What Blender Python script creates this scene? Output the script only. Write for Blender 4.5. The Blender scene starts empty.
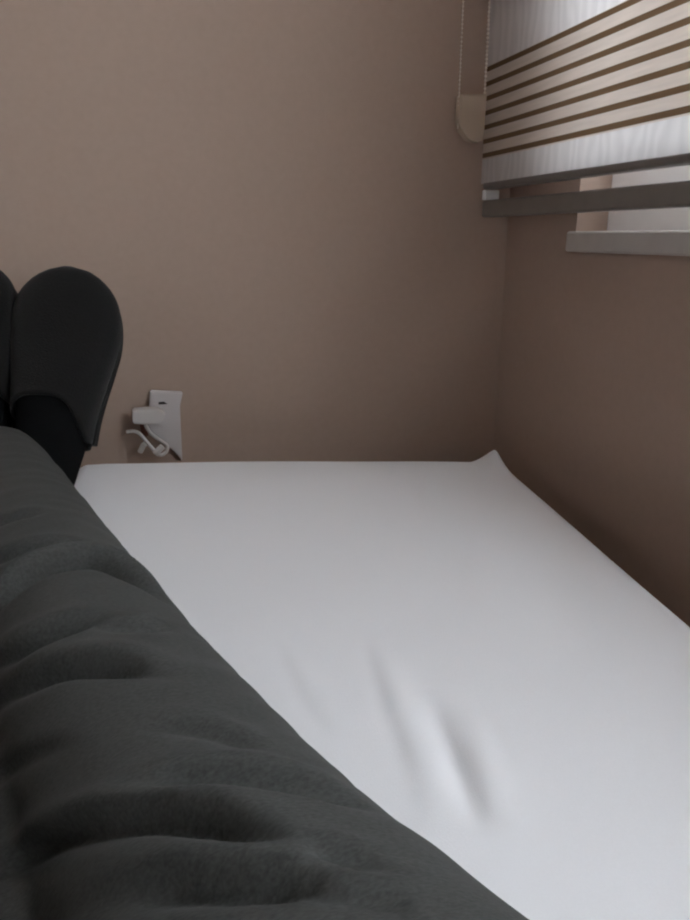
import bpy, bmesh, math, random
import numpy as np
from mathutils import Vector, noise
from mathutils.bvhtree import BVHTree

C = bpy.context.scene.collection
random.seed(4)

# ------------------------------------------------------------------ camera geometry
F_PX, PITCH, YAW = 708.0, math.radians(17.6), math.radians(16.1)
EYE = np.array([0.0, 0.0, 0.86])
FW = np.array([math.sin(YAW)*math.cos(PITCH), math.cos(YAW)*math.cos(PITCH), -math.sin(PITCH)])
RT = np.array([math.cos(YAW), -math.sin(YAW), 0.0])
UP = np.cross(RT, FW)
def sight(x, y): return RT*(x-345)/F_PX + UP*(460-y)/F_PX + FW
def at_depth(x, y, d): return EYE + sight(x, y)*d
def at_z(x, y, z):
    r = sight(x, y); return EYE + r*(z-EYE[2])/r[2]

# ------------------------------------------------------------------ materials
def mat(name, col, rough=0.6, spec=0.3, noise_scale=None, bump=0.0, var=0.0, sheen=0.0, stretch=(1,1,1), detail=4):
    m = bpy.data.materials.new(name); m.use_nodes = True
    nt = m.node_tree; b = nt.nodes['Principled BSDF']
    b.inputs['Base Color'].default_value = (*col, 1)
    b.inputs['Roughness'].default_value = rough
    b.inputs['Specular IOR Level'].default_value = spec
    if sheen:
        b.inputs['Sheen Weight'].default_value = sheen
        b.inputs['Sheen Roughness'].default_value = 0.5
    if noise_scale:
        tc = nt.nodes.new('ShaderNodeTexCoord'); mp = nt.nodes.new('ShaderNodeMapping')
        mp.inputs['Scale'].default_value = stretch
        n = nt.nodes.new('ShaderNodeTexNoise'); n.inputs['Scale'].default_value = noise_scale; n.inputs['Detail'].default_value = detail
        nt.links.new(tc.outputs['Object'], mp.inputs['Vector']); nt.links.new(mp.outputs['Vector'], n.inputs['Vector'])
        if bump:
            bp = nt.nodes.new('ShaderNodeBump'); bp.inputs['Strength'].default_value = bump; bp.inputs['Distance'].default_value = 0.002
            nt.links.new(n.outputs['Fac'], bp.inputs['Height']); nt.links.new(bp.outputs['Normal'], b.inputs['Normal'])
        if var:
            cr = nt.nodes.new('ShaderNodeValToRGB')
            cr.color_ramp.elements[0].position = 0.3; cr.color_ramp.elements[1].position = 0.7
            cr.color_ramp.elements[0].color = (*[c*(1-var) for c in col], 1)
            cr.color_ramp.elements[1].color = (*[min(1, c*(1+var)) for c in col], 1)
            nt.links.new(n.outputs['Fac'], cr.inputs['Fac']); nt.links.new(cr.outputs['Color'], b.inputs['Base Color'])
    return m

def fabric(name, col, transl=0.5, clear=0.0, moire=False, weave=True):
    m = bpy.data.materials.new(name); m.use_nodes = True
    nt = m.node_tree; nt.nodes.clear()
    out = nt.nodes.new('ShaderNodeOutputMaterial')
    d = nt.nodes.new('ShaderNodeBsdfDiffuse'); t = nt.nodes.new('ShaderNodeBsdfTranslucent'); tr = nt.nodes.new('ShaderNodeBsdfTransparent')
    a = nt.nodes.new('ShaderNodeMixShader'); b = nt.nodes.new('ShaderNodeMixShader')
    d.inputs['Color'].default_value = (*col, 1); t.inputs['Color'].default_value = (*col, 1)
    a.inputs[0].default_value = transl; b.inputs[0].default_value = clear
    L = nt.links.new
    tc = nt.nodes.new('ShaderNodeTexCoord')
    if moire:
        w = nt.nodes.new('ShaderNodeTexWave'); w.inputs['Scale'].default_value = 9; w.inputs['Distortion'].default_value = 9
        w.inputs['Detail'].default_value = 2.5; w.inputs['Detail Scale'].default_value = 1.3
        mp = nt.nodes.new('ShaderNodeMapping'); mp.inputs['Scale'].default_value = (1, 1.6, 0.7)
        L(tc.outputs['Object'], mp.inputs['Vector']); L(mp.outputs['Vector'], w.inputs['Vector'])
        w.bands_direction = 'Y'
        cr = nt.nodes.new('ShaderNodeValToRGB')
        cr.color_ramp.elements[0].color = (*[c*0.91 for c in col], 1); cr.color_ramp.elements[1].color = (*col, 1)
        L(w.outputs['Fac'], cr.inputs['Fac']); L(cr.outputs['Color'], d.inputs['Color']); L(cr.outputs['Color'], t.inputs['Color'])
    elif weave:
        n = nt.nodes.new('ShaderNodeTexNoise'); n.inputs['Scale'].default_value = 60; n.inputs['Detail'].default_value = 5
        mp = nt.nodes.new('ShaderNodeMapping'); mp.inputs['Scale'].default_value = (1, 0.25, 3)
        L(tc.outputs['Object'], mp.inputs['Vector']); L(mp.outputs['Vector'], n.inputs['Vector'])
        cr = nt.nodes.new('ShaderNodeValToRGB')
        cr.color_ramp.elements[0].color = (*[c*0.82 for c in col], 1); cr.color_ramp.elements[1].color = (*[min(1, c*1.12) for c in col], 1)
        L(n.outputs['Fac'], cr.inputs['Fac']); L(cr.outputs['Color'], d.inputs['Color']); L(cr.outputs['Color'], t.inputs['Color'])
    L(d.outputs[0], a.inputs[1]); L(t.outputs[0], a.inputs[2]); L(a.outputs[0], b.inputs[1]); L(tr.outputs[0], b.inputs[2]); L(b.outputs[0], out.inputs[0])
    return m

def glass_mat(name, tint):
    m = bpy.data.materials.new(name); m.use_nodes = True
    nt = m.node_tree; nt.nodes.clear()
    out = nt.nodes.new('ShaderNodeOutputMaterial'); t = nt.nodes.new('ShaderNodeBsdfTranslucent'); tr = nt.nodes.new('ShaderNodeBsdfTransparent')
    g = nt.nodes.new('ShaderNodeBsdfGlossy'); g.inputs['Roughness'].default_value = 0.05
    a = nt.nodes.new('ShaderNodeMixShader'); b = nt.nodes.new('ShaderNodeMixShader')
    a.inputs[0].default_value = 0.35; b.inputs[0].default_value = 0.06; t.inputs['Color'].default_value = tr.inputs['Color'].default_value = (*tint, 1)
    nt.links.new(t.outputs[0], a.inputs[1]); nt.links.new(tr.outputs[0], a.inputs[2])
    nt.links.new(a.outputs[0], b.inputs[1]); nt.links.new(g.outputs[0], b.inputs[2]); nt.links.new(b.outputs[0], out.inputs[0])
    return m

M = dict(
    wall=mat('beige_wall_paint', (0.42, 0.312, 0.256), 0.75, 0.2, 90, 0.12, 0.02),
    ceiling=mat('ceiling_paint', (0.75, 0.72, 0.68), 0.9, 0.1, 60, 0.05),
    floor=mat('wood_floor', (0.22, 0.12, 0.07), 0.45, 0.4, 14, 0.05, 0.3, stretch=(6, 0.6, 1)),
    sheet=mat('white_cotton', (0.82, 0.808, 0.832), 0.9, 0.1, 900, 0.12, 0.015, sheen=0.1),
    trousers=mat('charcoal_cloth', (0.052, 0.0525, 0.0505), 0.85, 0.15, 420, 0.2, 0.25, sheen=0.03, stretch=(1, 2.5, 1)),
    slipper=mat('black_felt', (0.0105, 0.0100, 0.0100), 0.9, 0.1, 500, 0.4, 0.2, sheen=0.1),
    sock=mat('black_knit', (0.0055, 0.0055, 0.0058), 0.95, 0.05, 400, 0.3, 0.15),
    sole=mat('black_rubber', (0.012, 0.012, 0.012), 0.6, 0.3, 80, 0.1),
    skin=mat('skin', (0.55, 0.34, 0.25), 0.55, 0.3, 60, 0.05, 0.05),
    shirt=mat('grey_jersey', (0.16, 0.16, 0.17), 0.9, 0.1, 300, 0.2, 0.1),
    plastic=mat('white_plastic', (0.56, 0.515, 0.51), 0.4, 0.4, 30, 0.02, 0.02),
    cable=mat('white_cable', (0.60, 0.56, 0.54), 0.5, 0.3, 30, 0.02, 0.02),
    slot=mat('dark_slot', (0.05, 0.04, 0.04), 0.7, 0.2, 30, 0.02, 0.1),
    darkred=mat('dark_red', (0.22, 0.09, 0.07), 0.5, 0.3, 30, 0.02, 0.1),  # dark red tone for the block below the charger
    frame=mat('white_window_frame', (0.74, 0.70, 0.68), 0.35, 0.4, 20, 0.01, 0.02),
    sill=mat('sill_paint', (0.5, 0.46, 0.43), 0.5, 0.3, 40, 0.04, 0.04),
    rail=mat('grey_blind_rail', (0.18, 0.163, 0.152), 0.35, 0.5, 40, 0.02, 0.05),
    lowrail=mat('taupe_blind_rail', (0.20, 0.178, 0.162), 0.4, 0.4, 40, 0.02, 0.05),
    cap=mat('white_end_cap', (0.9, 0.9, 0.9), 0.3, 0.5, 20, 0.01, 0.02),
    bead=mat('pale_bead', (0.85, 0.78, 0.70), 0.35, 0.5, 30, 0.01, 0.02),
    tens=fabric('clear_plastic', (0.80, 0.68, 0.56), 0.3, 0.45, weave=False),
    sheer=fabric('sheer_white_fabric', (0.88, 0.86, 0.86), 0.5, 0.06, moire=True),
    woven=fabric('beige_woven_fabric', (0.76, 0.67, 0.60), 0.42, 0.0),
    brown=fabric('brown_woven_stripe', (0.20, 0.128, 0.075), 0.30, 0.0),
    back=fabric('sheer_back_fabric', (0.88, 0.86, 0.86), 0.5, 0.10, weave=False),
    bedwood=mat('dark_bed_wood', (0.10, 0.06, 0.04), 0.5, 0.3, 12, 0.05, 0.3, stretch=(1, 0.1, 6)),
    glass=glass_mat('clear_glass', (0.9, 0.9, 0.9)), dimglass=glass_mat('dimmed_glass', (0.75, 0.75, 0.75)),  # second tint is darkened to dim the daylight behind the blind
)

# ------------------------------------------------------------------ helpers
def link(name, me, m, parent=None, smooth=False):
    o = bpy.data.objects.new(name, me); C.objects.link(o)
    for x in (m if isinstance(m, (list, tuple)) else [m]): me.materials.append(x)
    if smooth:
        for p in me.polygons: p.use_smooth = True
    if parent: o.parent = parent
    return o
def from_bm(name, bm, m, parent=None, smooth=False):
    bmesh.ops.recalc_face_normals(bm, faces=bm.faces)
    me = bpy.data.meshes.new(name); bm.to_mesh(me); bm.free()
    return link(name, me, m, parent, smooth)
def box(bm, lo, hi, bevel=0.0):
    r = bmesh.ops.create_cube(bm, size=1.0); vs = r['verts']
    for v in vs:
        v.co = Vector([lo[i] + (v.co[i]+0.5)*(hi[i]-lo[i]) for i in range(3)])
    if bevel:
        es = list({e for v in vs for e in v.link_edges})
        bmesh.ops.bevel(bm, geom=es, offset=bevel, segments=3, affect='EDGES', profile=0.5)
def tag(o, label=None, cat=None, group=None, kind=None):
    for k, v in (('label', label), ('category', cat), ('group', group), ('kind', kind)):
        if v: o[k] = v
    return o
def struct(name, boxes, m, parent=None, bevel=0.0, label=None):
    bm = bmesh.new()
    for lo, hi in boxes: box(bm, lo, hi, bevel)
    o = from_bm(name, bm, m, parent)
    if parent is None: tag(o, label, None, None, 'structure')
    return o
def catmull(pts, n):
    P = [np.array(p, float) for p in pts]; P = [2*P[0]-P[1]] + P + [2*P[-1]-P[-2]]
    out = []
    for i in range(1, len(P)-2):
        for k in range(n):
            t = k/n; a, b, c, d = P[i-1:i+3]
            out.append(0.5*((2*b)+(c-a)*t+(2*a-5*b+4*c-d)*t*t+(3*b-a-3*c+d)*t**3))
    out.append(P[-2]); return np.array(out)
def rings_mesh(bm, rings, cap=True, closed=True):
    """quads between successive rings of points"""
    vs = [[bm.verts.new(p) for p in r] for r in rings]
    n = len(rings[0])
    for a, b in zip(vs[:-1], vs[1:]):
        for i in range(n if closed else n-1):
            j = (i+1) % n
            bm.faces.new((a[i], a[j], b[j], b[i]))
    if cap:
        bm.faces.new(vs[0][::-1]); bm.faces.new(vs[-1])
    return vs
def tube_rings(stations, n=40, sub=8):
    """stations (x, y, z, r): circles about a smooth path"""
    S = catmull(stations, sub)
    rings = []
    for i, s in enumerate(S):
        t = S[min(i+1, len(S)-1)][:3] - S[max(i-1, 0)][:3]; t /= np.linalg.norm(t)
        side = np.cross(t, [0, 0, 1.0]); side /= np.linalg.norm(side); u = np.cross(side, t)
        rings.append([s[:3] + s[3]*(math.cos(a)*side + math.sin(a)*u) for a in np.linspace(0, 2*math.pi, n, endpoint=False)])
    return rings
def tube(bm, pts, r, n=10, sub=8):
    rings_mesh(bm, tube_rings([(*p, r) for p in pts], n, sub))
def remesh(bm, voxel, smooth=4):
    """one watertight skin around everything in the bmesh"""
    me = bpy.data.meshes.new('tmp'); bmesh.ops.recalc_face_normals(bm, faces=bm.faces); bm.to_mesh(me); bm.free()
    o = bpy.data.objects.new('tmp', me); C.objects.link(o)
    r = o.modifiers.new('r', 'REMESH'); r.mode = 'VOXEL'; r.voxel_size = voxel
    s = o.modifiers.new('s', 'SMOOTH'); s.factor = 0.5; s.iterations = smooth
    dg = bpy.context.evaluated_depsgraph_get()
    out = bpy.data.meshes.new_from_object(o.evaluated_get(dg))
    bpy.data.objects.remove(o); bpy.data.meshes.remove(me)
    return out
def get_co(me):
    a = np.empty(len(me.vertices)*3); me.vertices.foreach_get('co', a); return a.reshape(-1, 3)
def get_no(me):
    a = np.empty(len(me.vertices)*3); me.vertices.foreach_get('normal', a); return a.reshape(-1, 3)
def set_co(me, a):
    me.vertices.foreach_set('co', np.ascontiguousarray(a).ravel()); me.update()
def poly_dist(P, line):
    """distance of points to a polyline, the nearest position along it 0..1, and the signed side vector"""
    best = np.full(len(P), 1e9); tt = np.zeros(len(P)); vec = np.zeros_like(P)
    L = np.array(line); n = len(L)-1
    for i in range(n):
        a, b = L[i], L[i+1]; d = b-a; q = np.clip(((P-a)@d)/(d@d), 0, 1)
        v = P-(a+q[:, None]*d); D = np.linalg.norm(v, axis=1); k = D < best
        best[k] = D[k]; tt[k] = (i+q[k])/n; vec[k] = v[k]
    return best, tt, vec

# ------------------------------------------------------------------ room shell
XW, YB, XL, YR, H, T = 0.66, 1.22, -2.3, -2.6, 2.4, 0.14
struct('floor', [((XL-T, YR-T, -0.1), (XW+T, YB+T, 0))], M['floor'], label='dark wooden bedroom floor under the bed')
struct('ceiling', [((XL-T, YR-T, H), (XW+T, YB+T, H+0.1))], M['ceiling'], label='pale ceiling of the bedroom')
struct('wall_back', [((XL-T, YB, 0), (XW+T, YB+T, H))], M['wall'], label='plain beige wall beyond the foot of the bed')
W3 = (-2.4, -1.5, 0.95, 2.05)        # unseen window added in the opposite wall to brighten the right wall
struct('wall_left', [((XL-T, W3[1], 0), (XL, YB, H)), ((XL-T, YR, 0), (XL, W3[0], H)), ((XL-T, W3[0], 0), (XL, W3[1], W3[2])), ((XL-T, W3[0], W3[3]), (XL, W3[1], H))], M['wall'], label='beige wall across the room from the window')
struct('wall_front', [((XL-T, YR-T, 0), (XW+T, YR, H))], M['wall'], label='beige wall behind the head of the bed')
W1 = (0.50, 1.003, 0.846, 1.80)     # window behind the blind: y0, y1, z0, z1
W2 = (-0.75, 0.38, 0.92, 2.1)      # unseen window added beside the legs as the main side light
struct('wall_right', [
    ((XW, W1[1], 0), (XW+T, YB, H)), ((XW, W1[0], 0), (XW+T, W1[1], W1[2])), ((XW, W1[0], W1[3]), (XW+T, W1[1], H)),
    ((XW, W2[1], 0), (XW+T, W1[0], H)), ((XW, W2[0], 0), (XW+T, W2[1], W2[2])), ((XW, W2[0], W2[3]), (XW+T, W2[1], H)),
    ((XW, YR, 0), (XW+T, W2[0], H))], M['wall'], label='beige wall along the side of the bed under the window')

def window(n, w, label, left=False, foot=0.045):
    y0, y1, z0, z1 = w
    f = 0.045; x0, x1 = (XL-0.105, XL-0.055) if left else (XW+0.055, XW+0.105)
    o = struct(n, [((x0, y0, z0), (x1, y1, z0+foot)), ((x0, y0, z1-f), (x1, y1, z1)), ((x0, y0, z0+foot), (x1, y0+f, z1-f)),
                   ((x0, y1-f, z0+foot), (x1, y1, z1-f)), ((x0, (y0+y1)/2-f/2, z0+foot), (x1, (y0+y1)/2+f/2, z1-f))], M['frame'], label=label)
    p = struct('pane', [((x0+0.023, y0+f*0.8, z0+f*0.8), (x0+0.027, y1-f*0.8, z1-f*0.8))], M['dimglass' if n == 'window_1' else 'glass'], parent=o)
    return o
window('window_1', W1, 'white framed window behind the striped blind', foot=0.115)
window('added_window_2', W2, 'unseen bare window added by the head of the bed for side light')
window('added_window_3', W3, 'unseen bare window added across the room to light the right wall', left=True)
# sill board that lines the bottom of the first window and sticks out of the wall a little
struct('trim_1', [((XW-0.018, W1[0]-0.02, 0.836), (XW+0.055, 1.002, 0.866))], M['sill'], bevel=0.004, label='pale window sill board just under the striped blind')

# ------------------------------------------------------------------ bed
# mattress plan: foot end nearly parallel to the back wall, long side a little askew to the right wall
ang = math.radians(7.5)
AX = np.array([math.sin(ang), math.cos(ang)])        # towards the foot of the bed
AC = np.array([math.cos(ang), -math.sin(ang)])       # towards the window
CORNER = np.array([0.584, 1.034])
BW, BL, TOP, THICK = 1.02, 1.95, 0.50, 0.20
def bed_xy(u, v):    # u: 0 at the window side .. BW, v: 0 at the foot .. BL
    p = CORNER - AC*u - AX*v
    return p
def bedbox(bm, u0, u1, v0, v1, z0, z1, bevel=0.0):
    a = bmesh.new(); box(a, (0, 0, 0), (1, 1, 1))
    a.free()
    n0 = len(bm.verts); box(bm, (u0, v0, z0), (u1, v1, z1), bevel)
    bm.verts.ensure_lookup_table()
    for v in bm.verts[n0:]:
        p = bed_xy(v.co.x, v.co.y); v.co = Vector((p[0], p[1], v.co.z))

bedo = bpy.data.objects.new('bed', None); C.objects.link(bedo)
bc = bed_xy(BW/2, BL/2); bedo.location = (bc[0], bc[1], 0)
tag(bedo, 'dark wooden bed frame hidden under the white sheeted mattress', 'bed')
def bedpart(name, m, *boxes, bevel=0.004):
    bm = bmesh.new()
    for b in boxes: bedbox(bm, *b, bevel)
    o = from_bm(name, bm, m); o.parent = bedo; o.matrix_parent_inverse = bedo.matrix_world.inverted()
    o.location = (0, 0, 0)
    for v in o.data.vertices: v.co -= bedo.location
    return o
bedpart('side_rail', M['bedwood'], (0.02, 0.045, 0.05, BL-0.05, 0.16, 0.285))
bedpart('side_rail', M['bedwood'], (BW-0.045, BW-0.02, 0.05, BL-0.05, 0.16, 0.285))
bedpart('end_rail', M['bedwood'], (0.05, BW-0.05, 0.02, 0.045, 0.16, 0.285))
bedpart('end_rail', M['bedwood'], (0.05, BW-0.05, BL-0.045, BL-0.02, 0.16, 0.285))
bedpart('slat_base', M['bedwood'], *[(0.045, BW-0.045, 0.08+0.15*k, 0.16+0.15*k, 0.27, 0.292) for k in range(12)])
for u in (0.03, BW-0.08):
    for v in (0.03, BL-0.08):
        bedpart('leg', M['bedwood'], (u, u+0.05, v, v+0.05, 0.0, 0.285))

# ------------------------------------------------------------------ the legs' course
LEG_R = [(-0.191, 0.945, 0.568, 0.066), (-0.134, 0.74, 0.567, 0.0695), (-0.086, 0.571, 0.568, 0.071), (-0.047, 0.441, 0.568, 0.072),
         (-0.007, 0.315, 0.570, 0.074), (0.024, 0.215, 0.575, 0.079), (0.067, 0.10, 0.582, 0.087), (0.105, -0.02, 0.590, 0.096), (0.115, -0.10, 0.600, 0.105)]
LEG_L = [(-0.335, 0.925, 0.570, 0.068), (-0.285, 0.72, 0.565, 0.070), (-0.243, 0.55, 0.563, 0.072), (-0.206, 0.42, 0.562, 0.074),
         (-0.168, 0.295, 0.563, 0.076), (-0.137, 0.195, 0.567, 0.080), (-0.088, 0.08, 0.576, 0.087), (-0.048, -0.03, 0.588, 0.096), (-0.025, -0.10, 0.600, 0.105)]
# loose cloth that hangs down on the inner side of the leg nearer the window
SLACK = [(-0.150, 0.62, 0.552, 0.050), (-0.114, 0.46, 0.543, 0.053), (-0.078, 0.33, 0.540, 0.054), (-0.046, 0.215, 0.545, 0.058), (0.0, 0.09, 0.563, 0.070), (0.03, 0.0, 0.580, 0.075)]
HIP = (0.045, -0.13, 0.610)

def leg_bm(shrink=0.0, hem=True):
    bm = bmesh.new()
    for leg in (LEG_R, LEG_L):
        st = [(x, y, z, r-shrink) for x, y, z, r in leg]
        rings = tube_rings(st, 48, 8)
        if hem:     # the hem: cloth turns in and leaves a hollow for the ankle
            d = np.array(st[0][:3]) - np.array(st[1][:3]); d /= np.linalg.norm(d); c = np.array(st[0][:3])
            base = [np.array(p) for p in rings[0]]
            rings = [[c+(p-c)*0.70-d*0.030 for p in base], [c+(p-c)*0.86-d*0.018 for p in base], [c+(p-c)*0.95+d*0.001 for p in base]] + rings
        rings_mesh(bm, rings)
    if hem: rings_mesh(bm, tube_rings(SLACK, 40, 8))
    # pelvis and the top of the trousers, flattened from front to back
    rings = []
    for y, z, rx, rz in ((0.02, 0.585, 0.10, 0.06), (-0.06, 0.595, 0.155, 0.088), (-0.14, 0.608, 0.168, 0.105), (-0.22, 0.615, 0.165, 0.105), (-0.29, 0.618, 0.155, 0.10)):
        rings.append([(HIP[0]+(rx-shrink)*math.cos(a), y, z+(rz-shrink)*math.sin(a)) for a in np.linspace(0, 2*math.pi, 48, endpoint=False)])
    rings_mesh(bm, rings)
    return bm

# ------------------------------------------------------------------ feet: rows (image row, left, right, depth of the middle, dorsal half thickness, sole half thickness)
ROWS = [(269.5, 60, 80, 0.985, 0.010, 0.010), (274, 46, 94, 0.984, 0.018, 0.016), (281, 34, 104, 0.983, 0.023, 0.019), (292, 23.5, 113.5, 0.981, 0.027, 0.021),
        (306, 17, 119.5, 0.978, 0.030, 0.022), (324, 14, 121.5, 0.973, 0.032, 0.024), (345, 14, 119.5, 0.968, 0.035, 0.025), (368, 15, 112.5, 0.962, 0.040, 0.026),
        (392, 16, 104, 0.955, 0.046, 0.028), (418, 17, 96, 0.949, 0.054, 0.030), (446, 19, 90, 0.943, 0.060, 0.032), (470, 24, 82, 0.938, 0.056, 0.033), (492, 30, 74, 0.934, 0.045, 0.030), (503, 42, 62, 0.932, 0.022, 0.015)]
def foot_sections(mirror, grow=0.0, sub=5):
    rows = catmull(ROWS, sub); out = []
    ctr = []
    for r in rows:
        l, rr = r[1], r[2]
        if mirror: l, rr = 2*14.5+4-r[2], 2*14.5+4-r[1]
        l, rr = l+0.5, rr-2.5
        ctr.append((at_depth((l+rr)/2, r[0]+1.5-(8 if mirror else 0), r[3]), (rr-l)/2*r[3]/F_PX, r[4], r[5], r[0], l, rr))
    for i, (c, hw, d, s, row, l, rr) in enumerate(ctr):
        ax = ctr[0][0]-ctr[-1][0]; ax = ax/np.linalg.norm(ax)
        w = RT - ax*(RT@ax); w /= np.linalg.norm(w)
        n = np.cross(w, ax); n = n if n@FW < 0 else -n
        out.append((c, w, n, ax, hw+grow, d+grow, s+grow, row, l, rr))
    return out
def section_point(sec, a):
    c, w, n, ax, hw, d, s, row, l, rr = sec
    ca, sa = math.cos(a), math.sin(a)
    e = 0.85
    x = math.copysign(abs(ca)**e, ca)*hw; y = math.copysign(abs(sa)**e, sa)*(d if sa > 0 else s)
    return c + w*x + n*y

def foot_bm(mirror, grow, leg_end):
    bm = bmesh.new()
    rings = [[section_point(s, a) for a in np.linspace(0, 2*math.pi, 40, endpoint=False)] for s in foot_sections(mirror, grow)]
    rings_mesh(bm, rings)
    secs = foot_sections(mirror, 0)
    k = min(secs, key=lambda s: abs(s[7]-452))
    rings_mesh(bm, tube_rings([(*(k[0]+np.array([0, 0.0, -0.005])), 0.036+grow), (*((k[0]*0.55+np.array(leg_end[:3])*0.45)), 0.042+grow),
                               (*(np.array(leg_end[:3])+np.array([0.02, -0.04, 0])), 0.043+grow), (*(np.array(leg_end[:3])+np.array([0.03, -0.12, 0])), 0.045+grow)], 28, 5))
    return bm

# ------------------------------------------------------------------ person
bm = leg_bm(0.016, hem=False)
for mir, leg in ((False, LEG_R), (True, LEG_L)):
    fb = foot_bm(mir, -0.007, leg[0]); tmp = bpy.data.meshes.new('t'); fb.to_mesh(tmp); fb.free(); bm.from_mesh(tmp); bpy.data.meshes.remove(tmp)
rings = []
for y, z, rx, rz in ((-0.24, 0.615, 0.135, 0.085), (-0.34, 0.618, 0.130, 0.084), (-0.46, 0.622, 0.145, 0.09), (-0.58, 0.625, 0.155, 0.09), (-0.66, 0.625, 0.145, 0.08)):
    rings.append([(HIP[0]+rx*math.cos(a), y, z+rz*math.sin(a)) for a in np.linspace(0, 2*math.pi, 40, endpoint=False)])
rings_mesh(bm, rings)
person = link('person', remesh(bm, 0.008, 6), M['skin'], smooth=True)
tag(person, 'person lying on the white sheet in charcoal trousers and black slippers, feet towards the wall', 'person')

# trousers with folds pressed into the cloth
tm = remesh(leg_bm(), 0.0032, 12)
co, no = get_co(tm), get_no(tm)
tree = BVHTree.FromPolygons([Vector(c) for c in co], [tuple(p.vertices) for p in tm.polygons])
def on_cloth(pts):
    out = []
    for x, y in catmull(pts, 4):
        d = Vector(sight(x, y)).normalized(); h = tree.ray_cast(Vector(EYE), d)
        if h[0] is None: continue
        q = np.array(h[0])
        if not out or np.linalg.norm(q-out[-1]) < 0.06: out.append(q)
    return out
FOLDS = [   # course of each fold, depth, width
    ([(0, 598), (15, 582), (40, 567), (78, 559), (105, 562), (132, 576), (158, 594), (185, 618)], 0.0150, 0.0080),
    ([(0, 556), (26, 545), (70, 541), (104, 547)], 0.0035, 0.008),
    ([(0, 655), (25, 640), (55, 625), (85, 617), (120, 612)], 0.0060, 0.008),
    ([(90, 620), (130, 622), (178, 628)], 0.0035, 0.006),
    ([(0, 694), (30, 675), (60, 664), (87, 659), (120, 660), (150, 667), (200, 678)], 0.0075, 0.008),
    ([(116, 724), (185, 722), (232, 734), (278, 752)], 0.0028, 0.0055),
    ([(99, 794), (162, 776), (232, 769), (290, 776), (348, 796), (398, 818)], 0.0050, 0.0060),
    ([(0, 862), (58, 831), (128, 810), (185, 809), (222, 815), (270, 828), (310, 842)], 0.0075, 0.0065),
    ([(300, 838), (340, 848), (400, 866)], 0.0030, 0.005),
    ([(46, 914), (128, 886), (174, 877), (232, 873), (268, 870), (310, 874), (350, 886)], 0.0070, 0.0065),
    ([(300, 880), (360, 886), (430, 905)], 0.0025, 0.005),
    ([(0, 520), (25, 512), (50, 512)], 0.003, 0.007),
    ([(0, 770), (40, 748), (90, 738)], 0.0022, 0.006),
]
disp = np.zeros(len(co))
for pts, A, w in FOLDS:
    if pts[0][0] == 0: pts = [(-60, pts[0][1] + 60*(pts[0][1]-pts[1][1])/(pts[1][0]-pts[0][0]))] + pts
    line = on_cloth(pts)
    if len(line) < 3: continue
    w *= 0.72
    for _ in range(3): line = [line[0]] + [(line[i-1]+2*line[i]+line[i+1])/4 for i in range(1, len(line)-1)] + [line[-1]]
    dist, t, vec = poly_dist(co, line)
    fade = np.clip(np.minimum(t, 1-t)/0.34, 0, 1); fade = fade*fade*(3-2*fade)
    toward = np.sign(vec@np.array([0.3, -0.95, 0.0]))      # the side nearer the hips
    sd = dist*toward
    disp += 1.5*fade*A*(-0.55*np.exp(-((sd-0.25*w)/(0.62*w))**2) -np.exp(-((sd-0.6*w)/np.where(sd > 0.6*w, 1.35*w, 0.85*w))**2) + 0.5*np.exp(-((sd+1.1*w)/np.where(sd < -1.1*w, 1.9*w, 0.8*w))**2))
fine = np.array([0.0011*noise.noise(Vector((c[0]*22+c[1]*6, c[1]*60-c[0]*14, c[2]*20))) + 0.0018*noise.noise(Vector((c[0]*9, c[1]*20, c[2]*9+5))) for c in co])
up = np.clip((co[:, 2]-0.53)/0.05, 0, 1)
for _ in range(12):      # even out the direction in which the folds are pressed
    acc = no.copy(); ev = np.empty(len(tm.edges)*2, np.int32); tm.edges.foreach_get('vertices', ev); ev = ev.reshape(-1, 2)
    np.add.at(acc, ev[:, 0], no[ev[:, 1]]); np.add.at(acc, ev[:, 1], no[ev[:, 0]]); no = acc/np.linalg.norm(acc, axis=1)[:, None]
co = co + no*((disp+0.8*fine)*up)[:, None]
set_co(tm, co)
trousers = link('trousers', tm, M['trousers'], person, smooth=True)
trousers['label'] = 'charcoal grey trousers with soft creases'
sm = trousers.modifiers.new('soften', 'SMOOTH'); sm.factor = 0.5; sm.iterations = 4

# shirt above the waistband
bm = bmesh.new(); rings = []
for y, z, rx, rz in ((-0.20, 0.617, 0.172, 0.113), (-0.27, 0.618, 0.166, 0.108), (-0.36, 0.620, 0.150, 0.10), (-0.47, 0.623, 0.158, 0.102), (-0.58, 0.626, 0.168, 0.102), (-0.665, 0.626, 0.160, 0.092)):
    rings.append([(HIP[0]+rx*math.cos(a), y, z+rz*math.sin(a)) for a in np.linspace(0, 2*math.pi, 48, endpoint=False)])
rings_mesh(bm, rings)
from_bm('shirt', bm, M['shirt'], person, smooth=True)

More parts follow.
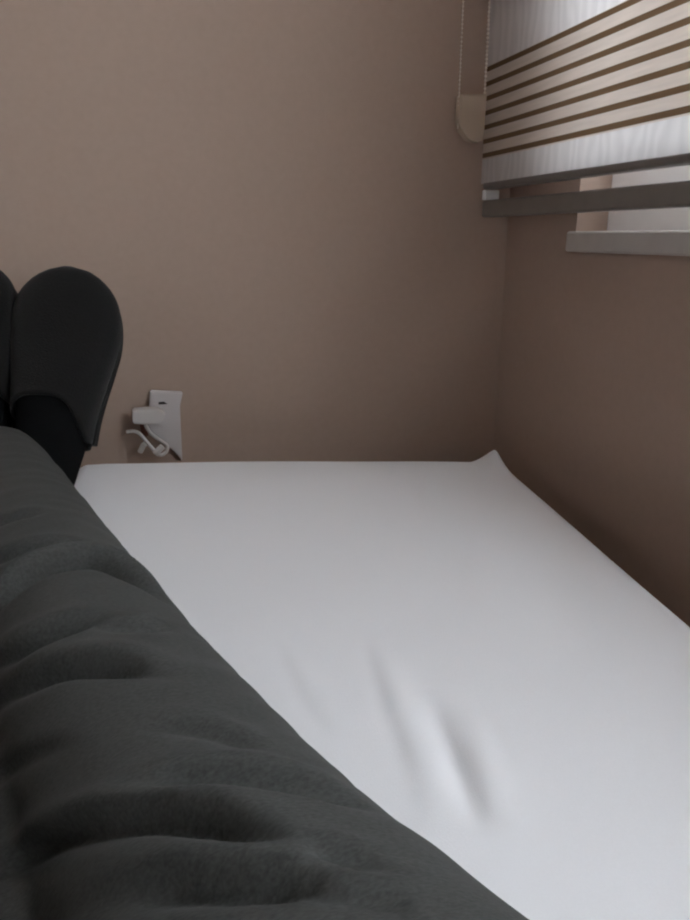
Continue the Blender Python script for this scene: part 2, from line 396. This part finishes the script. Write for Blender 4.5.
for mir, leg in ((False, LEG_R), (True, LEG_L)):
    so = link('sock', remesh(foot_bm(mir, -0.004, leg[0]), 0.004, 5), M['sock'], person, smooth=True)
    # slipper upper: a shell over toes and instep, open towards the ankle
    bm = bmesh.new(); secs = foot_sections(mir, 0.0, 7); NA = 56; grid = []
    rows = [s[7] for s in secs]
    def row_limit(a):
        ca, sa = math.cos(a), math.sin(a)
        if sa > -0.15:
            side = ca if not mir else -ca
            return 402 + 6*max(0, side)**1.2 + 34*max(0, side)**3.0 + 16*max(0, -side)**4
        return 402 + 34 + 10*min(1, (-0.15-sa)/0.3)
    for a in np.linspace(0, 2*math.pi, NA, endpoint=False):
        lim = row_limit(a); col = []
        for k in range(36):
            row = 269.5 + (lim-269.5)*k/35
            i = max(0, min(len(rows)-2, int(np.searchsorted(rows, row))-1)); t = (row-rows[i])/(rows[i+1]-rows[i])
            p = section_point(secs[i], a)*(1-t) + section_point(secs[i+1], a)*t
            col.append(p)
        grid.append(col)
    rr = [[grid[j][k] for j in range(NA)] for k in range(36)]
    vs = rings_mesh(bm, rr, cap=False); bm.faces.new(vs[0][::-1])
    bmesh.ops.recalc_face_normals(bm, faces=bm.faces)
    sl = from_bm('slipper', bm, M['slipper'], person, smooth=True)
    so2 = sl.modifiers.new('thick', 'SOLIDIFY'); so2.thickness = 0.005; so2.offset = 0.0
    # sole: follows the outline of the foot on the far side
    bm = bmesh.new(); s2 = [q_ for q_ in foot_sections(mir, 0.0, 4) if q_[7] < 446]; left, right = [], []
    outline = [s[0]-s[1]*s[4]*0.94 for s in s2] + [s[0]+s[1]*s[4]*0.94 for s in s2[::-1]]
    offs = [s[6] for s in s2] + [s[6] for s in s2[::-1]]
    nn = s2[0][2]
    top = [bm.verts.new(p-nn*(o*0.9)) for p, o in zip(outline, offs)]
    bot = [bm.verts.new(p-nn*(o*0.9+0.012)) for p, o in zip(outline, offs)]
    m_ = len(top)
    for i in range(m_):
        j = (i+1) % m_; bm.faces.new((top[i], top[j], bot[j], bot[i]))
    n2 = len(s2)
    for i in range(n2-1):
        bm.faces.new((top[i], top[i+1], top[m_-2-i], top[m_-1-i])); bm.faces.new((bot[i], bot[i+1], bot[m_-2-i], bot[m_-1-i]))
    from_bm('sole', bm, M['sole'], sl)

# ------------------------------------------------------------------ sheeted mattress
def lines(n, lo, hi):      # grid lines bunched towards both edges
    e = 0.07
    return np.concatenate([np.linspace(lo, lo+e, 15)[:-1], np.linspace(lo+e, hi-e, n), np.linspace(hi-e, hi, 15)[1:]])
R = 0.040
def shell(inset, nu, nv):
    us, vs, zs = lines(nu, 0, BW), lines(nv, 0, BL), np.linspace(TOP-THICK, TOP, 14)
    bm = bmesh.new(); idx = {}
    def vert(u, v, z):
        k = (round(u, 5), round(v, 5), round(z, 5))
        if k not in idx: idx[k] = bm.verts.new((u, v, z))
        return idx[k]
    def patch(f, A, B):
        for i in range(len(A)-1):
            for j in range(len(B)-1):
                bm.faces.new((vert(*f(A[i], B[j])), vert(*f(A[i+1], B[j])), vert(*f(A[i+1], B[j+1])), vert(*f(A[i], B[j+1]))))
    patch(lambda a, b: (a, b, TOP), us, vs); patch(lambda a, b: (a, b, TOP-THICK), us, vs)
    for v in (0, BL): patch(lambda a, b: (a, v, b), us, zs)
    for u in (0, BW): patch(lambda a, b: (u, a, b), vs, zs)
    bmesh.ops.recalc_face_normals(bm, faces=bm.faces)
    me = bpy.data.meshes.new('m'); bm.to_mesh(me); bm.free()
    p = get_co(me); r = R
    lo = np.array([r, r, TOP-THICK+r]); hi = np.array([BW-r, BL-r, TOP-r])
    q = np.clip(p, lo, hi); d = p-q; L = np.linalg.norm(d, axis=1); k = L > 1e-9
    p[k] = q[k] + d[k]/L[k][:, None]*(r-inset)
    return me, p
def to_world(p):
    xy = CORNER[None, :] - p[:, :1]*AC[None, :] - p[:, 1:2]*AX[None, :]
    return np.column_stack([xy, p[:, 2]])
def bed_shape(p):
    """large form of the padding: the far left of the foot end stands a little higher, the window side sags"""
    u, v = p[:, 0], p[:, 1]
    k = np.clip((p[:, 2]-(TOP-THICK))/THICK, 0, 1)
    dz = 0.030*np.clip((u-0.0)/0.65, 0, 1)*np.clip(1-(u-0.68)/0.06, 0, 1)*np.exp(-(v/0.30)**2) + 0.003*np.sin(u*5)*np.exp(-(v/0.2)**2)
    q = to_world(p); q[:, 2] += dz*k
    # window side: the cloth bows in a little along the middle of the bed
    bow = 0.0*np.exp(-((v-0.42)/0.25)**2)*np.clip(1-u/0.15, 0, 1)
    q[:, :2] += (AC[None, :]*bow[:, None])
    return q
def press(q):
    """hollow under the lying legs"""
    axis = (catmull(LEG_R, 6), catmull(LEG_L, 6), catmull(SLACK, 6))
    z = q[:, 2].copy()
    for A in axis:
        d, t, vec = poly_dist(np.column_stack([q[:, :2], np.zeros(len(q))]), [(a[0], a[1], 0) for a in A])
        i = t*(len(A)-1); i0 = np.clip(i.astype(int), 0, len(A)-2); f = i-i0
        zc = A[i0, 2]*(1-f)+A[i0+1, 2]*f; r = A[i0, 3]*(1-f)+A[i0+1, 3]*f + 0.004
        low = np.where(d < r, zc-np.sqrt(np.maximum(r*r-d*d, 0)), 9)
        z = np.where(q[:, 2] > TOP-0.06, np.minimum(z, low), z)
    rx = np.abs(q[:, 0]-HIP[0]); k = (q[:, 1] < 0.04) & (q[:, 1] > -0.72) & (rx < 0.175) & (q[:, 2] > TOP-0.06)
    z = np.where(k, np.minimum(z, 0.614-0.118*np.sqrt(np.maximum(1-(rx/0.178)**2, 0))), z)
    q[:, 2] = z
    return q

me, p = shell(0.010, 40, 70)
q = press(bed_shape(p)); q[:, 2] -= np.where(q[:, 2] > TOP-0.08, 0.004, 0); set_co(me, q)
mattress = link('mattress', me, M['sheet'], smooth=True)
tag(mattress, 'thick single mattress wrapped in the white fitted sheet', 'mattress')

me, p = shell(0.0, 250, 400)
q = bed_shape(p)
top = q[:, 2] > TOP-0.045
P2 = q.copy(); P2[:, 2] = 0
def crease(pts, A, w, skew=0.0):
    line = [at_z(x, y, TOP) for x, y in pts]; line = [np.array([a[0], a[1], 0]) for a in catmull(line, 5)]
    d, t, vec = poly_dist(P2, line)
    fade = np.sin(np.pi*np.clip(t, 0, 1))**0.8
    return np.where(top, A*fade*np.exp(-(d/w)**2), 0)
dz = np.zeros(len(q))
dz += crease([(378, 640), (392, 690), (412, 740), (432, 790), (446, 835)], 0.0032, 0.014)       # the bright ridge
dz += crease([(362, 630), (378, 690), (396, 740), (412, 790)], -0.0015, 0.008)
dz += crease([(428, 690), (447, 742), (464, 785), (484, 830)], -0.0052, 0.009)     # the dark hollow beside it
dz += crease([(468, 715), (486, 770), (505, 830)], 0.0030, 0.013)
dz += crease([(292, 640), (312, 690), (345, 740)], 0.0012, 0.012)
dz += crease([(275, 640), (300, 700), (330, 740)], -0.0006, 0.008)
dz += crease([(470, 500), (478, 560), (486, 640)], 0.0018, 0.02)
dz += crease([(520, 520), (560, 590), (610, 680)], -0.0022, 0.025)
dz += crease([(402, 480), (414, 500), (424, 530)], -0.0012, 0.012)
dz += np.where(top, np.array([0.0016*noise.noise(Vector((c[0]*5, c[1]*3, 0))) for c in q]), 0)
q[:, 2] += dz
# the gathered peak of cloth at the far corner
pk = CORNER - AC*0.030 - AX*0.020
e = P2[:, :2]-pk; a = e@AC; b = e@AX
prof = np.where(a > 0, np.clip(1-a/0.014, 0, 1), np.clip(1+a/0.042, 0, 1)**1.5)
along = np.where(b > 0, np.clip(1-b/0.014, 0, 1), np.exp(-(b/0.050)**2))
q[:, 2] += np.where(q[:, 2] > TOP-0.05, 0.024*prof*along, 0)
q = press(q)
set_co(me, q)
sheet = link('fitted_sheet', me, M['sheet'], smooth=True)
tag(sheet, 'plain white fitted sheet with a crease and a gathered peak at its far corner', 'sheet')

# ------------------------------------------------------------------ striped roller blind
XB, Y0, Y1 = 0.598, 0.44, 1.213
blind = bpy.data.objects.new('roller_blind', None); C.objects.link(blind); blind.location = (XB, 0.5, 1.86)
tag(blind, 'white roller blind with a band of brown and beige stripes over the window', 'blind')
def put(o, parent=blind):
    o.parent = parent; o.matrix_parent_inverse = parent.matrix_world.inverted() if parent.parent is None else o.matrix_parent_inverse
    return o
bpy.context.view_layer.update()
def bpart(name, bm, m, smooth=False, parent=blind):
    o = from_bm(name, bm, m, None, smooth); o.parent = parent
    for v in o.data.vertices: v.co -= blind.location
    return o
ZT = 1.83
bands = []      # (z0, z1, material index) bottom to top: 0 sheer, 1 beige, 2 brown
z = 0.946
first = 0.9915
def striped(z_low):
    out = []
    out.append((z_low-0.0060, z_low-0.0038, 1))
    for k in range(7):
        c = z_low + k*0.0223
        out.append((c-0.0038, c+0.0038, 2))
        out.append((c+0.0038, c+0.0223-0.0038, 1) if k < 6 else (c+0.0038, c+0.0042, 1))
    return out
for zl in (first, first+0.285, first+0.57):
    s = striped(zl)
    bands.append((z, s[0][0], 0)); bands += s; z = s[-1][1]
bands.append((z, ZT, 0))
def cloth(x, ya, yb, bands):
    bm = bmesh.new(); ys = np.linspace(ya, yb, 40)
    for a, b, mi in bands:
        n = max(1, int((b-a)/0.02)); zz = np.linspace(a, b, n+1)
        for i in range(n):
            for j in range(39):
                f = bm.faces.new([bm.verts.new((x + 0.0012*math.sin(9*y+4*w), y, w)) for y, w in ((ys[j], zz[i]), (ys[j+1], zz[i]), (ys[j+1], zz[i+1]), (ys[j], zz[i+1]))])
                f.material_index = mi
    bmesh.ops.remove_doubles(bm, verts=bm.verts, dist=1e-5)
    return bm
o = bpart('striped_fabric', cloth(XB, Y0, Y1, bands), [M['sheer'], M['woven'], M['brown']], True)
o['label'] = 'front cloth in white with seven brown stripes'
bpart('backing_fabric', cloth(XB+0.017, Y0, 1.165, [(0.945, ZT, 0)]), M['back'], True)
def bar(x0, x1, z0, z1, bev):
    bm = bmesh.new(); box(bm, (x0, Y0, z0), (x1, Y1-0.016, z1), bev); return bm
bpart('upper_bar', bar(XB-0.004, XB+0.021, 0.9360, 0.9465, 0.003), M['rail'], True)
bpart('lower_bar', bar(XB-0.004, XB+0.021, 0.8905, 0.918, 0.004), M['lowrail'], True)
for yy in (Y1-0.030, Y0+0.001):
    bm = bmesh.new(); box(bm, (XB-0.005, yy, 0.9185), (XB+0.022, yy+0.013, 0.935), 0.002); bpart('end_cap', bm, M['cap'])
bm = bmesh.new()
rings_mesh(bm, [[(XB+0.012+0.024*math.cos(a), y, ZT+0.018+0.024*math.sin(a)) for a in np.linspace(0, 2*math.pi, 28, endpoint=False)] for y in (Y0, Y1)])
bpart('roller_tube', bm, M['back'], True)
for yy in (Y0-0.006, Y1):
    bm = bmesh.new(); box(bm, (XB-0.030, yy, ZT-0.012), (XW-0.001, yy+0.005, ZT+0.048), 0.001); bpart('bracket', bm, M['plastic'])
# bead chain loop and the clear tensioner box at its lower end
CX0, CX1, CY = 0.541, 0.587, 1.19
bm = bmesh.new()
pts = [(CX0, zz) for zz in np.arange(1.065, ZT, 0.0062)] + [(CX1, zz) for zz in np.arange(1.030, ZT, 0.0062)]
for i, (xx, zz) in enumerate(pts):
    r = 0.0022 if xx == CX1 else 0.0018
    s = bmesh.ops.create_icosphere(bm, subdivisions=1, radius=r)
    for v in s['verts']: v.co += Vector((xx + 0.002*math.sin(zz*4), CY, zz))
for xx in (CX0, CX1):
    tube(bm, [(xx+0.002*math.sin(zz*4), CY, zz) for zz in np.linspace(1.03, ZT, 8)], 0.0007, 6, 3)
ch = bpart('bead_chain', bm, M['bead'], True)
bm = bmesh.new()
prof = [(0.538, 1.080), (0.585, 1.083), (0.584, 1.018), (0.577, 1.009), (0.558, 1.012), (0.542, 1.028), (0.538, 1.040)]
ra = [[(x, y, z) for x, z in prof] for y in (CY-0.010, CY+0.012)]
rings_mesh(bm, ra); bmesh.ops.recalc_face_normals(bm, faces=bm.faces)
bmesh.ops.bevel(bm, geom=list(bm.edges), offset=0.002, segments=2, affect='EDGES')
tn = bpart('chain_tensioner', bm, M['tens'])
tn['label'] = 'clear plastic box holding the end of the chain'
bm = bmesh.new(); box(bm, (0.552, CY+0.010, 1.03), (0.572, YB, 1.055), 0.002); bpart('wall_bracket', bm, M['tens'])

# ------------------------------------------------------------------ socket with plug and lead low on the back wall
def wall_pt(x, y, off=0.0):
    r = sight(x, y); p = EYE + r*(YB-off)/r[1]; return p
def slab(pts, off, thick, bev=0.002):
    bm = bmesh.new(); P = [wall_pt(x, y, off) for x, y in pts]
    rings_mesh(bm, [[(p[0], YB-off, p[2]) for p in P], [(p[0], YB-off-thick, p[2]) for p in P]])
    bmesh.ops.recalc_face_normals(bm, faces=bm.faces)
    bmesh.ops.bevel(bm, geom=list(bm.edges), offset=bev, segments=2, affect='EDGES')
    return bm
so = from_bm('socket_plate', slab([(150, 389.5), (182.5, 391), (179.5, 405), (182, 459), (164, 441), (148, 432)], 0.0, 0.012), M['plastic'])
tag(so, 'white socket plate on the back wall beside the black slippers', 'socket')
bm = slab([(158.5, 402), (164, 401.5), (167.5, 404), (158.5, 404.5)], 0.0125, 0.0015, 0.0003); from_bm('slot', bm, M['slot'], so)
bm = slab([(139, 421), (148, 421), (148, 436), (142, 434)], 0.0, 0.010); o = from_bm('side_block', bm, M['darkred'], so); o['label'] = 'dark red block at the plate edge'
pl = from_bm('phone_charger', slab([(132.5, 407.5), (158, 406), (165, 411), (163, 418), (150, 422), (132.5, 420.5)], 0.0145, 0.024, 0.002), M['cable'], smooth=False)
tag(pl, 'white charger plugged across the socket plate, its lead curling below', 'charger')
bm = bmesh.new()
w = lambda x, y, off: tuple(wall_pt(x, y, off))
tube(bm, [w(127, 432, .02), w(134, 431.5, .025), w(140, 434, .03), w(147, 442, .034), w(154, 450, .036), w(160, 455, .034), w(166, 452, .03), w(167, 446, .028), w(162, 441.5, .028), w(154, 436, .026), w(147, 428, .026), w(144, 419, .026)], 0.0030, 12, 8)
ld = from_bm('cord', bm, M['cable'], pl, True)
bm = bmesh.new(); tube(bm, [w(140, 452, .03), w(143, 446, .032), (*w(145, 444, .034),)], 0.0045, 12, 4); o = from_bm('connector', bm, M['cable'], ld, True)
bm = bmesh.new(); tube(bm, [w(155, 454, .037), w(160, 449, .037), w(163, 446, .036)], 0.0055, 12, 4); o = from_bm('strain_relief', bm, M['cable'], ld, True)

# ------------------------------------------------------------------ light: overcast daylight through the blind's window and two added ones
wd = bpy.data.worlds.new('overcast_sky'); bpy.context.scene.world = wd; wd.use_nodes = True
nt = wd.node_tree; bg = nt.nodes['Background']
tc = nt.nodes.new('ShaderNodeTexCoord'); sep = nt.nodes.new('ShaderNodeSeparateXYZ'); cr = nt.nodes.new('ShaderNodeValToRGB')
cr.color_ramp.elements[0].position = 0.0; cr.color_ramp.elements[0].color = (0.25, 0.25, 0.22, 1)
cr.color_ramp.elements[1].position = 0.12; cr.color_ramp.elements[1].color = (0.80, 0.90, 1.0, 1)
nt.links.new(tc.outputs['Generated'], sep.inputs[0]); nt.links.new(sep.outputs['Z'], cr.inputs['Fac']); nt.links.new(cr.outputs['Color'], bg.inputs['Color'])
bg.inputs['Strength'].default_value = 9.0
for w_, left in ((W1, 0), (W2, 0), (W3, 1)):
    l = bpy.data.lights.new('daylight_portal', 'AREA'); l.shape = 'RECTANGLE'
    l.size = w_[1]-w_[0]; l.size_y = w_[3]-w_[2]; l.cycles.is_portal = True
    o = bpy.data.objects.new('daylight_portal', l); C.objects.link(o)
    o.location = (XL-T-0.01 if left else XW+T+0.01, (w_[0]+w_[1])/2, (w_[2]+w_[3])/2)
    o.rotation_euler = Vector((1 if left else -1, 0, 0)).to_track_quat('-Z', 'Z').to_euler()

# ------------------------------------------------------------------ camera
cam = bpy.data.cameras.new('camera'); co_ = bpy.data.objects.new('camera', cam); C.objects.link(co_)
cam.sensor_fit = 'VERTICAL'; cam.sensor_height = 24.0; cam.sensor_width = 18.0; cam.lens = F_PX/920*24.0
cam.clip_start = 0.01
co_.location = Vector(EYE); co_.rotation_euler = (math.pi/2-PITCH, 0, -YAW)
sc = bpy.context.scene; sc.camera = co_
sc.view_settings.view_transform = 'Standard'; sc.view_settings.look = 'None'; sc.view_settings.gamma = 1.0
sc.view_settings.use_curve_mapping = False
sc.view_settings.exposure = 0.88
sc.cycles.max_bounces = 10; sc.cycles.diffuse_bounces = 6; sc.cycles.transparent_max_bounces = 12
sc.cycles.use_denoising = True; sc.cycles.filter_width = 2.2
